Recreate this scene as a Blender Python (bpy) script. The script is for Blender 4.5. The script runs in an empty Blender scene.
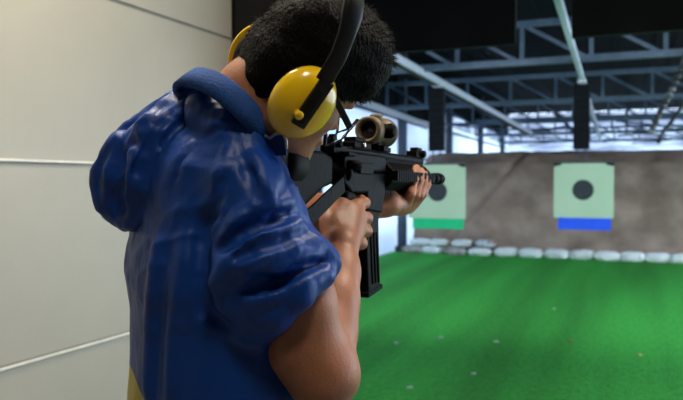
import bpy, bmesh, math, random
import numpy as np
from mathutils import Vector, Matrix
random.seed(7); rng = np.random.default_rng(7)
PI = math.pi
col = bpy.context.scene.collection

# ------------------------------------------------------------------ camera geometry
F = 700.0; CX, CY = 341.5, 200.0; CAMZ = 1.35
YAW = math.radians(22.1); PIT = math.atan(18 / 700.0)
CAM = np.array([0.0, 0.0, CAMZ])
RT = np.array([math.cos(YAW), math.sin(YAW), 0.0])
FH = np.array([-math.sin(YAW), math.cos(YAW), 0.0])
FW = FH * math.cos(PIT) + np.array([0, 0, -math.sin(PIT)])
UP = np.cross(RT, FW)
def ray(px, py): return FW + (px - CX) / F * RT - (py - CY) / F * UP
def P(px, py, d): return CAM + d * ray(px, py)
def D(r, u, a):
    v = r * RT + u * UP + a * FW
    return v
def onY(px, py, Y): r = ray(px, py); return CAM + r * (Y / r[1])
def onX(px, py, X): r = ray(px, py); return CAM + r * (X / r[0])
def onZ(px, py, Z): r = ray(px, py); return CAM + r * ((Z - CAMZ) / r[2])
def unit(v): v = np.asarray(v, float); return v / np.linalg.norm(v)
def V(p): return Vector((float(p[0]), float(p[1]), float(p[2])))

# ------------------------------------------------------------------ object helpers
def tag(o, label=None, cat=None, group=None, kind=None):
    if label: o['label'] = label
    if cat: o['category'] = cat
    if group: o['group'] = group
    if kind: o['kind'] = kind
    return o
def empty(name, loc=(0, 0, 0), rz=0):
    o = bpy.data.objects.new(name, None); col.objects.link(o)
    o.location = V(loc); o.rotation_euler = (0, 0, rz); o.empty_display_size = .05
    return o
def link(name, me, m=None, parent=None, smooth=False):
    o = bpy.data.objects.new(name, me); col.objects.link(o)
    if m is not None:
        for mm in (m if isinstance(m, (list, tuple)) else [m]): me.materials.append(mm)
    if smooth: me.polygons.foreach_set('use_smooth', [True] * len(me.polygons))
    if parent is not None: o.parent = parent
    return o
def copy_tree(o, parent=None):
    c = o.copy(); col.objects.link(c); c.parent = parent
    for ch in list(o.children): copy_tree(ch, c)
    return c

class MB:
    """collects shapes into one mesh; everything is kept relative to origin org"""
    def __init__(s, org=(0, 0, 0)): s.bm = bmesh.new(); s.o = np.asarray(org, float); s.smooth = False
    def v(s, p): return s.bm.verts.new(V(np.asarray(p, float) - s.o))
    def box(s, c, half, ax=None):
        c = np.asarray(c, float)
        ax = np.eye(3) if ax is None else np.asarray(ax)
        vs = []
        for i in (-1, 1):
            for j in (-1, 1):
                for k in (-1, 1):
                    vs.append(s.v(c + ax[0] * half[0] * i + ax[1] * half[1] * j + ax[2] * half[2] * k))
        for f in ((0, 1, 3, 2), (4, 6, 7, 5), (0, 4, 5, 1), (2, 3, 7, 6), (0, 2, 6, 4), (1, 5, 7, 3)):
            s.bm.faces.new([vs[i] for i in f])
        return s
    def bar(s, a, b, w, h, up=(0, 0, 1)):
        a = np.asarray(a, float); b = np.asarray(b, float); d = b - a; L = np.linalg.norm(d); d = d / L
        up = np.asarray(up, float); sd = np.cross(d, up)
        if np.linalg.norm(sd) < 1e-3: sd = np.cross(d, [1, 0, 0])
        sd = unit(sd); u = np.cross(sd, d)
        return s.box((a + b) / 2, (L / 2, w / 2, h / 2), (d, sd, u))
    def tube(s, pts, r, n=12, cap=True):
        pts = [np.asarray(p, float) for p in pts]
        rs = r if isinstance(r, (list, tuple)) else [r] * len(pts)
        rings = []; ref = None
        for i, p in enumerate(pts):
            a = pts[max(i - 1, 0)]; b = pts[min(i + 1, len(pts) - 1)]; d = unit(b - a)
            if ref is None: ref = unit(np.cross(d, [0.13, .2, 1] if abs(d[2]) < .9 else [1, .1, 0]))
            ref = unit(ref - d * np.dot(ref, d)); bn = np.cross(d, ref)
            rings.append([s.v(p + rs[i] * (math.cos(t) * ref + math.sin(t) * bn)) for t in [2 * PI * k / n for k in range(n)]])
        for A, B in zip(rings, rings[1:]):
            for k in range(n): s.bm.faces.new((A[k], A[(k + 1) % n], B[(k + 1) % n], B[k]))
        if cap: s.bm.faces.new(rings[0][::-1]); s.bm.faces.new(rings[-1])
        return s
    def lathe(s, c, ax, prof, n=32, closed=False):
        """prof: list of (along, radius)"""
        ax = unit(ax); e1 = unit(np.cross(ax, [0.1, .2, 1])); e2 = np.cross(ax, e1); c = np.asarray(c, float)
        rings = [[s.v(c + ax * t + r * (math.cos(a) * e1 + math.sin(a) * e2)) for a in [2 * PI * k / n for k in range(n)]] for t, r in prof]
        pr = list(zip(rings, rings[1:])) + ([(rings[-1], rings[0])] if closed else [])
        for A, B in pr:
            for k in range(n): s.bm.faces.new((A[k], A[(k + 1) % n], B[(k + 1) % n], B[k]))
        if not closed: s.bm.faces.new(rings[0][::-1]); s.bm.faces.new(rings[-1])
        return s
    def prism(s, poly, o, e1, e2, e3, t):
        """polygon in (e1,e2) at origin o, thickness t centred along e3"""
        A = [s.v(o + e1 * x + e2 * y - e3 * t / 2) for x, y in poly]; B = [s.v(o + e1 * x + e2 * y + e3 * t / 2) for x, y in poly]
        s.bm.faces.new(A[::-1]); s.bm.faces.new(B); n = len(poly)
        for k in range(n): s.bm.faces.new((A[k], A[(k + 1) % n], B[(k + 1) % n], B[k]))
        return s
    def build(s, name, m, parent=None, smooth=False, bevel=0, seg=2, parent_org=None):
        bmesh.ops.recalc_face_normals(s.bm, faces=s.bm.faces)
        if bevel:
            ed = [e for e in s.bm.edges if e.is_manifold and e.calc_face_angle(0) > .5]
            bmesh.ops.bevel(s.bm, geom=ed, offset=bevel, segments=seg, affect='EDGES', profile=.5, clamp_overlap=True)
        me = bpy.data.meshes.new(name); s.bm.to_mesh(me); s.bm.free()
        o = link(name, me, m, parent, smooth)
        if parent_org is not None: o.location = V(s.o - np.asarray(parent_org, float))
        elif parent is None: o.location = V(s.o)
        return o

# ------------------------------------------------------------------ materials
def mat(name, c, rough=.6, metal=0, c2=None, scale=8, detail=4, bump=0, bscale=40, stretch=(1, 1, 1), spec=.5, coat=0, emit=0, ramp=(.35, .65), sss=0, sheen=0, bdetail=6):
    m = bpy.data.materials.new(name); m.use_nodes = True
    nt = m.node_tree; N = nt.nodes; L = nt.links; b = N['Principled BSDF']
    b.inputs['Base Color'].default_value = (*c, 1); b.inputs['Roughness'].default_value = rough
    b.inputs['Metallic'].default_value = metal; b.inputs['Specular IOR Level'].default_value = spec
    b.inputs['Coat Weight'].default_value = coat; b.inputs['Sheen Weight'].default_value = sheen
    if sss: b.inputs['Subsurface Weight'].default_value = sss; b.inputs['Subsurface Radius'].default_value = (.012, .004, .002); b.inputs['Subsurface Scale'].default_value = 1
    if emit: b.inputs['Emission Color'].default_value = (*c, 1); b.inputs['Emission Strength'].default_value = emit
    tc = N.new('ShaderNodeTexCoord'); mp = N.new('ShaderNodeMapping'); mp.inputs['Scale'].default_value = stretch
    L.new(tc.outputs['Object'], mp.inputs[0])
    if c2 is not None:
        n = N.new('ShaderNodeTexNoise'); n.inputs['Scale'].default_value = scale; n.inputs['Detail'].default_value = detail
        r = N.new('ShaderNodeValToRGB'); r.color_ramp.elements[0].position = ramp[0]; r.color_ramp.elements[1].position = ramp[1]
        r.color_ramp.elements[0].color = (*c, 1); r.color_ramp.elements[1].color = (*c2, 1)
        L.new(mp.outputs[0], n.inputs['Vector']); L.new(n.outputs['Fac'], r.inputs[0]); L.new(r.outputs[0], b.inputs['Base Color'])
    if bump:
        n = N.new('ShaderNodeTexNoise'); n.inputs['Scale'].default_value = bscale; n.inputs['Detail'].default_value = bdetail
        bp = N.new('ShaderNodeBump'); bp.inputs['Strength'].default_value = min(1, bump); bp.inputs['Distance'].default_value = .01
        L.new(mp.outputs[0], n.inputs['Vector']); L.new(n.outputs['Fac'], bp.inputs['Height']); L.new(bp.outputs[0], b.inputs['Normal'])
    return m
M = {}
M['wall'] = mat('painted_metal_panel', (.36, .335, .28), .45, c2=(.39, .365, .305), scale=2.5, bump=.06, bscale=120)
M['groove'] = mat('panel_groove', (.20, .19, .17), .6, c2=(.26, .25, .22), scale=9)
M['bead'] = mat('panel_bead', (.74, .72, .66), .35, c2=(.66, .63, .56), scale=6, stretch=(1, 6, 1))
M['black'] = mat('black_board', (.006, .006, .0065), .85, c2=(.009, .009, .01), scale=3, spec=.2)
M['steel'] = mat('galvanised_steel', (.055, .10, .17), .4, .2, c2=(.08, .14, .22), scale=14, bump=.05)
M['rail'] = mat('rail_steel', (.58, .62, .80), .4, .1, c2=(.68, .72, .88), scale=10, bump=.05)
M['roof'] = mat('dark_roof_sheet', (.006, .008, .012), .8, c2=(.010, .013, .018), scale=2, spec=.04)
M['carrier'] = mat('carrier_black', (.003, .005, .009), .6, c2=(.006, .009, .014), scale=8, spec=.1)
M['post'] = mat('navy_post', (.03, .045, .075), .5, .3, c2=(.04, .06, .09), scale=8)
M['berm'] = mat('packed_earth', (.25, .175, .135), .95, c2=(.42, .31, .245), scale=1.6, detail=10, bump=1, bscale=9, ramp=(.38, .62))
M['bag'] = mat('woven_sandbag', (.86, .88, .90), .8, c2=(.93, .94, .95), scale=10, bump=.5, bscale=60)
M['bag_red'] = mat('printed_sandbag', (.60, .66, .74), .8, c2=(.45, .20, .18), scale=9, bump=.4, ramp=(.52, .6))
M['bag_brown'] = mat('dusty_sandbag', (.30, .26, .24), .9, c2=(.55, .52, .50), scale=7, bump=.5)
M['target'] = mat('pale_green_card', (.42, .58, .43), .75, c2=(.45, .61, .46), scale=3)
M['bull'] = mat('black_ring_paper', (.012, .02, .03), .7, c2=(.02, .03, .042), scale=12)
M['strip_blue'] = mat('blue_card', (.004, .09, .9), .6, c2=(.006, .1, .95), scale=6)
M['strip_green'] = mat('green_card', (.0, .50, .22), .6, c2=(.0, .55, .25), scale=6)
M['concrete'] = mat('concrete_floor', (.20, .19, .18), .7, c2=(.27, .26, .25), scale=5, bump=.2)
M['plaster'] = mat('dull_plaster', (.07, .068, .065), .9, c2=(.09, .087, .083), scale=3)
M['skin'] = mat('skin', (.40, .17, .095), .48, c2=(.34, .135, .072), scale=22, bump=.10, bscale=220, sss=.12, spec=.4)
M['hair'] = mat('black_hair', (.002, .0018, .0016), .5, c2=(.004, .0032, .0026), scale=60, bump=.7, bscale=260, stretch=(1, 1, .35), spec=.06)
M['yellow_cup'] = mat('yellow_plastic', (.92, .56, .006), .22, c2=(.95, .60, .008), scale=5, coat=.5)
M['foam'] = mat('black_foam', (.012, .012, .012), .7, c2=(.02, .02, .02), scale=30)
M['blackpl'] = mat('black_plastic', (.006, .006, .0065), .4, c2=(.009, .009, .01), scale=20, bump=.1, spec=.3)
M['gun'] = mat('gunmetal_black', (.0022, .0022, .0026), .5, 0, c2=(.0035, .0035, .004), scale=25, bump=.12, bscale=90, spec=.04)
M['gun_grey'] = mat('worn_grey_rubber', (.010, .010, .0095), .6, c2=(.016, .0155, .014), scale=30, bump=.1, spec=.1)
M['tan'] = mat('tan_anodised', (.15, .11, .06), .5, .1, c2=(.11, .08, .042), scale=18, bump=.1)
M['scopeglass'] = mat('dark_coated_lens', (.006, .007, .009), .08, 0, coat=1)
M['bright'] = mat('bare_metal', (.75, .75, .72), .22, .9, c2=(.6, .6, .58), scale=20)
M['knit'] = mat('ribbed_blue_knit', (.016, .062, .235), .8, c2=(.022, .075, .275), scale=40, bump=.25, bscale=260, spec=.2)
M['lining'] = mat('silver_lining', (.55, .53, .52), .35, .3, c2=(.7, .68, .66), scale=30)
M['trouser'] = mat('dark_trousers', (.02, .022, .03), .85, c2=(.03, .032, .04), scale=8, bump=.3)
M['shoe'] = mat('dark_leather', (.015, .013, .012), .4, c2=(.022, .018, .016), scale=12, bump=.1)
M['eye'] = mat('eye_white', (.7, .68, .65), .15, c2=(.74, .7, .68), scale=5)
M['cable'] = mat('grey_cable', (.02, .025, .03), .5, c2=(.14, .16, .18), scale=7, ramp=(.5, .6))
M['scrap'] = mat('paper_bit', (.55, .62, .66), .8, c2=(.7, .75, .78), scale=9)
M['brass'] = mat('brass_case', (.55, .42, .15), .35, .8, c2=(.5, .36, .12), scale=9)

def fabric_mat():      # blue nylon whose lower hem panel is dyed yellow along a curved seam
    m = mat('blue_nylon', (.002, .040, .235), .47, c2=(.003, .048, .27), scale=6, bump=.45, bscale=30, stretch=(1, 1, .5), spec=.35, bdetail=4)
    N = m.node_tree.nodes; L = m.node_tree.links; b = N['Principled BSDF']
    src = b.inputs['Base Color'].links[0].from_socket
    at = N.new('ShaderNodeAttribute'); at.attribute_name = 'hem'; at.attribute_type = 'GEOMETRY'
    mp = N.new('ShaderNodeMapRange'); mp.inputs[1].default_value = .0001; mp.inputs[2].default_value = .0013
    mx = N.new('ShaderNodeMix'); mx.data_type = 'RGBA'; mx.inputs[7].default_value = (.50, .40, .015, 1)
    L.new(at.outputs['Fac'], mp.inputs[0]); L.new(mp.outputs[0], mx.inputs[0]); L.new(src, mx.inputs[6]); L.new(mx.outputs[2], b.inputs['Base Color'])
    return m
M['nylon'] = fabric_mat()

def sheet_mat(name, c, bumps, trans=.6):      # translucent pale sheeting: daylight behind it comes through
    m = bpy.data.materials.new(name); m.use_nodes = True; nt = m.node_tree; N = nt.nodes; L = nt.links
    N.remove(N['Principled BSDF']); out = N['Material Output']
    d = N.new('ShaderNodeBsdfDiffuse'); t = N.new('ShaderNodeBsdfTranslucent'); mx = N.new('ShaderNodeMixShader'); mx.inputs[0].default_value = trans
    tc = N.new('ShaderNodeTexCoord'); mp = N.new('ShaderNodeMapping'); mp.inputs['Scale'].default_value = bumps
    n = N.new('ShaderNodeTexNoise'); n.inputs['Scale'].default_value = 1; n.inputs['Detail'].default_value = 5
    r = N.new('ShaderNodeValToRGB'); r.color_ramp.elements[0].position = .38; r.color_ramp.elements[1].position = .62
    r.color_ramp.elements[0].color = (c[0] * .55, c[1] * .55, c[2] * .6, 1); r.color_ramp.elements[1].color = (*c, 1)
    L.new(tc.outputs['Object'], mp.inputs[0]); L.new(mp.outputs[0], n.inputs['Vector']); L.new(n.outputs['Fac'], r.inputs[0])
    for s in (d, t): L.new(r.outputs[0], s.inputs['Color'])
    L.new(d.outputs[0], mx.inputs[1]); L.new(t.outputs[0], mx.inputs[2]); L.new(mx.outputs[0], out.inputs[0])
    return m
M['sheet'] = sheet_mat('translucent_side_sheet', (.80, .86, .92), (.15, .15, .5), .7)
M['tarp'] = sheet_mat('wrinkled_silver_tarp', (.72, .76, .84), (.9, .9, 4.5), .7)

def grass_mat():
    m = bpy.data.materials.new('green_turf'); m.use_nodes = True; nt = m.node_tree; N = nt.nodes; L = nt.links; b = N['Principled BSDF']
    b.inputs['Roughness'].default_value = .8; b.inputs['Specular IOR Level'].default_value = .08
    tc = N.new('ShaderNodeTexCoord')
    def noise(sc, st, det=4):
        mp = N.new('ShaderNodeMapping'); mp.inputs['Scale'].default_value = st; n = N.new('ShaderNodeTexNoise')
        n.inputs['Scale'].default_value = sc; n.inputs['Detail'].default_value = det
        L.new(tc.outputs['Object'], mp.inputs[0]); L.new(mp.outputs[0], n.inputs['Vector']); return n.outputs['Fac']
    lane = noise(1.0, (1.5, .10, 1), 2); fine = noise(26, (1, .5, 1), 6)
    r1 = N.new('ShaderNodeValToRGB'); r1.color_ramp.elements[0].position = .36; r1.color_ramp.elements[1].position = .62
    r1.color_ramp.elements[0].color = (.050, .34, .055, 1); r1.color_ramp.elements[1].color = (.075, .55, .085, 1)
    r2 = N.new('ShaderNodeValToRGB'); r2.color_ramp.elements[0].position = .3; r2.color_ramp.elements[1].position = .7
    r2.color_ramp.elements[0].color = (.72, .72, .72, 1); r2.color_ramp.elements[1].color = (1, 1, 1, 1)
    mx = N.new('ShaderNodeMix'); mx.data_type = 'RGBA'; mx.blend_type = 'MULTIPLY'; mx.inputs[0].default_value = 1
    L.new(lane, r1.inputs[0]); L.new(fine, r2.inputs[0]); L.new(r1.outputs[0], mx.inputs[6]); L.new(r2.outputs[0], mx.inputs[7]); L.new(mx.outputs[2], b.inputs['Base Color'])
    bp = N.new('ShaderNodeBump'); bp.inputs['Strength'].default_value = .8; bp.inputs['Distance'].default_value = .03
    L.new(noise(60, (1, 1, 1), 8), bp.inputs['Height']); L.new(bp.outputs[0], b.inputs['Normal'])
    return m
M['grass'] = grass_mat()

def glass_mat():
    m = bpy.data.materials.new('clear_lens'); m.use_nodes = True; b = m.node_tree.nodes['Principled BSDF']
    b.inputs['Base Color'].default_value = (.93, .97, 1, 1); b.inputs['Roughness'].default_value = .03; b.inputs['Transmission Weight'].default_value = 1; b.inputs['IOR'].default_value = 1.1
    return m
M['lens'] = glass_mat()

# ------------------------------------------------------------------ signed distance fields -> one smooth surface
class Field:
    def __init__(s, lo, hi, h):
        s.lo = np.asarray(lo, float); s.h = h; s.n = np.ceil((np.asarray(hi) - s.lo) / h).astype(int) + 1
        s.v = np.full(s.n, 1.0, np.float32)
        s.ax = [(s.lo[i] + h * np.arange(s.n[i])).astype(np.float32) for i in range(3)]
    def sub(s, lo, hi):
        a = np.maximum(((np.asarray(lo) - s.lo) / s.h).astype(int), 0); b = np.minimum(((np.asarray(hi) - s.lo) / s.h).astype(int) + 2, s.n)
        if np.any(b <= a): return None
        sl = tuple(slice(a[i], b[i]) for i in range(3))
        g = [s.ax[0][sl[0]][:, None, None], s.ax[1][sl[1]][None, :, None], s.ax[2][sl[2]][None, None, :]]
        return sl, g
    def mix(s, sl, d, k, cut):
        a = s.v[sl]
        if cut:
            d = -d; h = np.clip(.5 - .5 * (a - d) / k, 0, 1)      # smooth max(a, -d)
            s.v[sl] = a * (1 - h) + d * h + k * h * (1 - h)
        else:
            h = np.clip(.5 + .5 * (d - a) / k, 0, 1)
            s.v[sl] = d * (1 - h) + a * h - k * h * (1 - h)
    def cap(s, p, q, r1, r2=None, k=.012, cut=False):
        r2 = r1 if r2 is None else r2; p = np.asarray(p, float); q = np.asarray(q, float); m = max(r1, r2) + k + .02
        t = s.sub(np.minimum(p, q) - m, np.maximum(p, q) + m)
        if t is None: return s
        sl, g = t; ba = q - p; L2 = max(float(ba @ ba), 1e-9)
        X, Y, Z = g[0] - p[0], g[1] - p[1], g[2] - p[2]
        u = np.clip((X * ba[0] + Y * ba[1] + Z * ba[2]) / L2, 0, 1)
        d = np.sqrt((X - u * ba[0])**2 + (Y - u * ba[1])**2 + (Z - u * ba[2])**2) - (r1 + (r2 - r1) * u)
        s.mix(sl, d.astype(np.float32), k, cut); return s
    def chain(s, pts, rs, k=.012, cut=False):
        for i in range(len(pts) - 1): s.cap(pts[i], pts[i + 1], rs[i], rs[i + 1], k, cut)
        return s
    def ell(s, c, ax, rad, k=.015, cut=False, p=2.0):
        c = np.asarray(c, float); ax = np.asarray(ax, float); m = max(rad) * 1.15 + k + .02
        t = s.sub(c - m, c + m)
        if t is None: return s
        sl, g = t; X, Y, Z = g[0] - c[0], g[1] - c[1], g[2] - c[2]
        L = [np.abs((X * a[0] + Y * a[1] + Z * a[2]) / r) for a, r in zip(ax, rad)]
        q = (L[0]**p + L[1]**p + L[2]**p)**(1 / p)
        d = (q - 1) * min(rad) * (1 if min(rad) > .6 * max(rad) else 1)
        s.mix(sl, d.astype(np.float32), k, cut); return s
    def hit(s, px, py, d0=.7, d1=1.6):
        r = ray(px, py); ds = np.arange(d0, d1, .002); p = CAM + ds[:, None] * r[None]
        i = np.round((p - s.lo) / s.h).astype(int); ok = np.all((i >= 0) & (i < s.n), 1); i = np.clip(i, 0, s.n - 1)
        v = s.v[i[:, 0], i[:, 1], i[:, 2]]; w = np.nonzero(ok & (v < 0))[0]
        return float(ds[w[0]]) if len(w) else None
    def fold(s, pts, r, off, k=.012, cut=False):
        """a fold lying on the surface as it is met from the front; off = depth of its centre below the cloth"""
        q = []
        for a, b in zip(pts, pts[1:]):
            n = max(2, int(math.hypot(b[0] - a[0], b[1] - a[1]) / 7))
            q += [(a[0] + (b[0] - a[0]) * i / n, a[1] + (b[1] - a[1]) * i / n) for i in range(n)]
        q.append(pts[-1]); w = []
        for x, y in q:
            d = s.hit(x, y)
            if d is not None: w.append(P(x, y, d + off))
        if len(w) < 2: return s
        for j in range(len(w) - 1):
            t0 = math.sin(PI * (j + .3) / (len(w) - .4)); t1 = math.sin(PI * (j + 1.3) / (len(w) + .6))
            s.cap(w[j], w[j + 1], r * (.45 + .55 * max(t0, 0)), r * (.45 + .55 * max(t1, 0)), k, cut)
        return s
    def mesh(s, name):
        v = s.v; sg = v < 0; h = s.h
        n = np.array(sg.shape) - 1
        cnt = np.zeros(n, np.uint8)
        for i in (0, 1):
            for j in (0, 1):
                for k in (0, 1): cnt += sg[i:n[0] + i, j:n[1] + j, k:n[2] + k]
        act = (cnt > 0) & (cnt < 8); idx = np.argwhere(act); ids = np.full(n, -1, np.int32); ids[act] = np.arange(len(idx))
        acc = np.zeros((len(idx), 3)); num = np.zeros(len(idx))
        cor = [(i, j, k) for i in (0, 1) for j in (0, 1) for k in (0, 1)]
        for a in cor:
            for axn in range(3):
                if a[axn]: continue
                b = list(a); b[axn] = 1
                va = v[idx[:, 0] + a[0], idx[:, 1] + a[1], idx[:, 2] + a[2]]; vb = v[idx[:, 0] + b[0], idx[:, 1] + b[1], idx[:, 2] + b[2]]
                cr = (va < 0) != (vb < 0); t = np.where(cr, va / np.where(cr, va - vb, 1), 0)
                pt = np.tile(np.array(a, float), (len(idx), 1)); pt[:, axn] += t
                acc[cr] += pt[cr]; num[cr] += 1
        verts = s.lo + h * (idx + acc / num[:, None])
        quads = []
        for axn in range(3):
            o1, o2 = [(1, 2), (2, 0), (0, 1)][axn]
            sl_a = [slice(None)] * 3; sl_b = [slice(None)] * 3; sl_a[axn] = slice(0, -1); sl_b[axn] = slice(1, None)
            A = sg[tuple(sl_a)]; B = sg[tuple(sl_b)]; e = np.argwhere(A != B)
            e = e[(e[:, o1] > 0) & (e[:, o2] > 0) & (e[:, o1] < n[o1]) & (e[:, o2] < n[o2])]
            d1 = np.zeros(3, int); d1[o1] = 1; d2 = np.zeros(3, int); d2[o2] = 1
            q = np.stack([ids[tuple((e - d1 - d2).T)], ids[tuple((e - d2).T)], ids[tuple(e.T)], ids[tuple((e - d1).T)]], 1)
            fl = ~A[tuple(e.T)]; q[fl] = q[fl][:, ::-1]; quads.append(q)
        q = np.concatenate(quads); q = q[(q >= 0).all(1)]
        me = bpy.data.meshes.new(name)
        me.vertices.add(len(verts)); me.vertices.foreach_set('co', verts.ravel())
        me.loops.add(len(q) * 4); me.loops.foreach_set('vertex_index', q.ravel().astype(np.int32))
        me.polygons.add(len(q)); me.polygons.foreach_set('loop_start', np.arange(0, len(q) * 4, 4, dtype=np.int32)); me.polygons.foreach_set('loop_total', np.full(len(q), 4, np.int32))
        me.update(calc_edges=True); me.validate()
        return me
def get_co(me): a = np.empty(len(me.vertices) * 3); me.vertices.foreach_get('co', a); return a.reshape(-1, 3)
def set_co(me, c): me.vertices.foreach_set('co', c.ravel()); me.update()
def get_no(me): a = np.empty(len(me.vertices) * 3); me.vertices.foreach_get('normal', a); return a.reshape(-1, 3)
def relax(me, it=2):
    c = get_co(me); e = np.empty(len(me.edges) * 2, np.int32); me.edges.foreach_get('vertices', e); e = e.reshape(-1, 2)
    for _ in range(it):
        a = np.zeros_like(c); n = np.zeros(len(c))
        np.add.at(a, e[:, 0], c[e[:, 1]]); np.add.at(a, e[:, 1], c[e[:, 0]]); np.add.at(n, e[:, 0], 1); np.add.at(n, e[:, 1], 1)
        c = .4 * c + .6 * a / n[:, None]
    set_co(me, c)
def wob(p, sc, seed=0, oct=7):
    r = np.random.default_rng(seed); o = np.zeros(len(p))
    for i in range(oct):
        d = unit(r.normal(size=3)) * sc * r.uniform(.6, 1.7); o += np.sin(p @ d + r.uniform(0, 6.28) + 1.3 * np.sin(p @ (unit(r.normal(size=3)) * sc * .7) + r.uniform(0, 6)))
    return o / oct
def squash(p, d, k):
    d = unit(d); return p - (1 - k) * (p @ d)[:, None] * d[None]
def crease(p, sc, seed=0):
    a = np.abs(wob(p, sc, seed, 4)); return .5 - 2.2 * np.minimum(a, .45)
def world_mesh(name, me, m, root, org):
    """mesh in world coordinates -> child of a root that sits at org"""
    c = get_co(me); set_co(me, c - np.asarray(org)); return link(name, me, m, root, True)

# =================================================================== THE SETTING
def struct(name, mb, m, **k):
    o = mb.build(name, m, **k); o['kind'] = 'structure'; return o
WD = unit(FH + ((661 - CX) / F) * RT); WD = unit([WD[0], WD[1], 0]); WN = np.array([WD[1], -WD[0], 0.0])   # wall runs along WD, faces WN
W0 = np.array([-1.70, 0, 0.0])
def onWall(px, py): r = ray(px, py); t = ((W0 - CAM) @ WN) / (r @ WN); return CAM + r * t
wend = onWall(232, 150); tE = (wend - W0) @ WD
wa = W0 - WD * 1.9; wb = W0 + WD * tE
def wall_piece(z0, z1):
    c = (wa + wb) / 2; c = np.array([c[0], c[1], (z0 + z1) / 2]) - WN * .05
    return c, (np.linalg.norm(wb - wa) / 2, .05, (z1 - z0) / 2)
c, h_ = wall_piece(0, 2.8)
struct('wall_left', MB(c).box(c, h_, (WD, WN, [0, 0, 1])), M['wall'])
L2 = np.linalg.norm(wb - wa) / 2
for i, (px, py, bead) in enumerate(((170, 18, .004), (50, 161.5, .007), (60, 352.5, .008))):
    z = onWall(px, py)[2]; mid = (wa + wb) / 2; mid = np.array([mid[0], mid[1], z])
    o = struct('trim_%d' % (i + 1), MB(mid).box(mid + WN * .002, (L2, .005, bead / 2), (WD, WN, [0, 0, 1])), M['bead'] if i else M['groove'], bevel=.0012)
    g = MB(mid).box(mid + WN * .0008 + np.array([0, 0, (-1 if i < 2 else 1) * (bead / 2 + .003)]), (L2, .002, .003), (WD, WN, [0, 0, 1])).build('groove', M['groove'], o)
EX, EY = wb[0], wb[1]
struct('wall_back', MB((1, -1.75, 1.4)).box((1.0, -1.75, 1.4), (3.0, .05, 1.4)), M['plaster'])
struct('wall_right', MB((4.0, .4, 1.4)).box((4.0, .4, 1.4), (.05, 2.2, 1.4)), M['plaster'])
struct('floor', MB((0, 0, -.05)).box((1.0, .42, -.05), (3.1, 2.23, .05)), M['concrete'])
struct('ceiling', MB((1, .4, 2.85)).box((1.05, .42, 2.85), (3.05, 2.23, .05)), M['plaster'])
# dark front wall closing the range beside the booth, and the black post at the wall's end
fx = (-4.2 + EX) / 2
struct('wall_front', MB((fx, EY + .06, 1.95)).box((fx, EY + .06, 1.95), ((EX + 4.2) / 2, .05, 1.95)), M['black'])
pc = np.array([EX + .17, EY + .06, 1.95])
struct('trim_4', MB(pc).box(pc, (.16, .055, 1.95)), M['black'], bevel=.004)
struct('trim_5', MB((1.3, EY + .06, 3.35)).box((1.3 + .2, EY + .06, 3.36), (2.75, .05, .54)), M['black'])
# turf of the range, with joints between the strips
struct('floor_range', MB((0, 10, -.04)).box((-.05, 14.9, -.045), (4.2, 12.2, .045)), M['grass'])
YF = 27.0
struct('wall_range_left', MB((-4.16, 15, 1.35)).box((-4.16, 14.9, 1.35), (.006, 12.1, 1.35)), M['sheet'])
struct('trim_6', MB((-4.16, 9.5, 3.3)).box((-4.16, 9.4, 3.32), (.03, 6.6, .61)), M['roof'])
struct('wall_range_upper', MB((-4.16, 21.5, 3.3)).box((-4.16, 21.5, 2.88), (.006, 5.5, .17)), M['tarp'])
struct('trim_8', MB((-4.16, 21.5, 3.5)).box((-4.16, 21.5, 3.49), (.03, 5.5, .43)), M['roof'])
struct('trim_7', MB((4.12, 15, 3.3)).box((4.12, 14.9, 3.32), (.03, 12.1, .61)), M['roof'])  # unseen opaque band, added to keep side daylight off the roof steel
struct('wall_range_far', MB((0, YF, 1.95)).box((-.05, YF, 1.95), (4.1, .006, 1.95)), M['tarp'])
rf = MB((0, 15, 3.95))
rf.box((-.05, 15, 3.96), (4.25, 12.2, .03))
for i in range(24): rf.box((-4.1 + i * .352, 15, 3.92), (.03, 12.15, .012))
struct('ceiling_range', rf, M['roof'])
# bright framework on the left side: posts and girts
for i, Y in enumerate((5.2, 9.0, 13.1, 17.0, 21.0, 25.0)):
    o = MB((-4.04, Y, 0)).box((-4.04, Y, 1.95), (.075, .075, 1.95)).build('side_post', M['post'], bevel=.005)
    MB((-4.04, Y, 0)).box((-4.04, Y, .05), (.12, .11, .05)).build('base_plate', M['post'], o)
    tag(o, ['navy steel post on the range\'s left side, nearest the firing line', 'second navy steel post on the range\'s left side, behind the rifle',
            'navy steel post at the left end of the sandbag row', 'navy steel post on the left side just beyond the earth bank foot', 'navy steel post on the left side, second from the far wall', 'navy steel post on the left side nearest the far wall'][i], 'post', 'posts along the left side of the range')
for i, z in enumerate((1.05, 1.85, 2.6)):
    o = MB((-4.13, 15, z)).box((-4.125, 14.9, z), (.02, 12, .03)).build('side_girt', M['steel'])
    tag(o, ['lowest horizontal steel bar on the bright left side sheet', 'middle horizontal steel bar on the bright left side sheet', 'highest horizontal steel bar on the bright left side sheet'][i], 'steel bar', 'horizontal bars on the left side')

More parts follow.
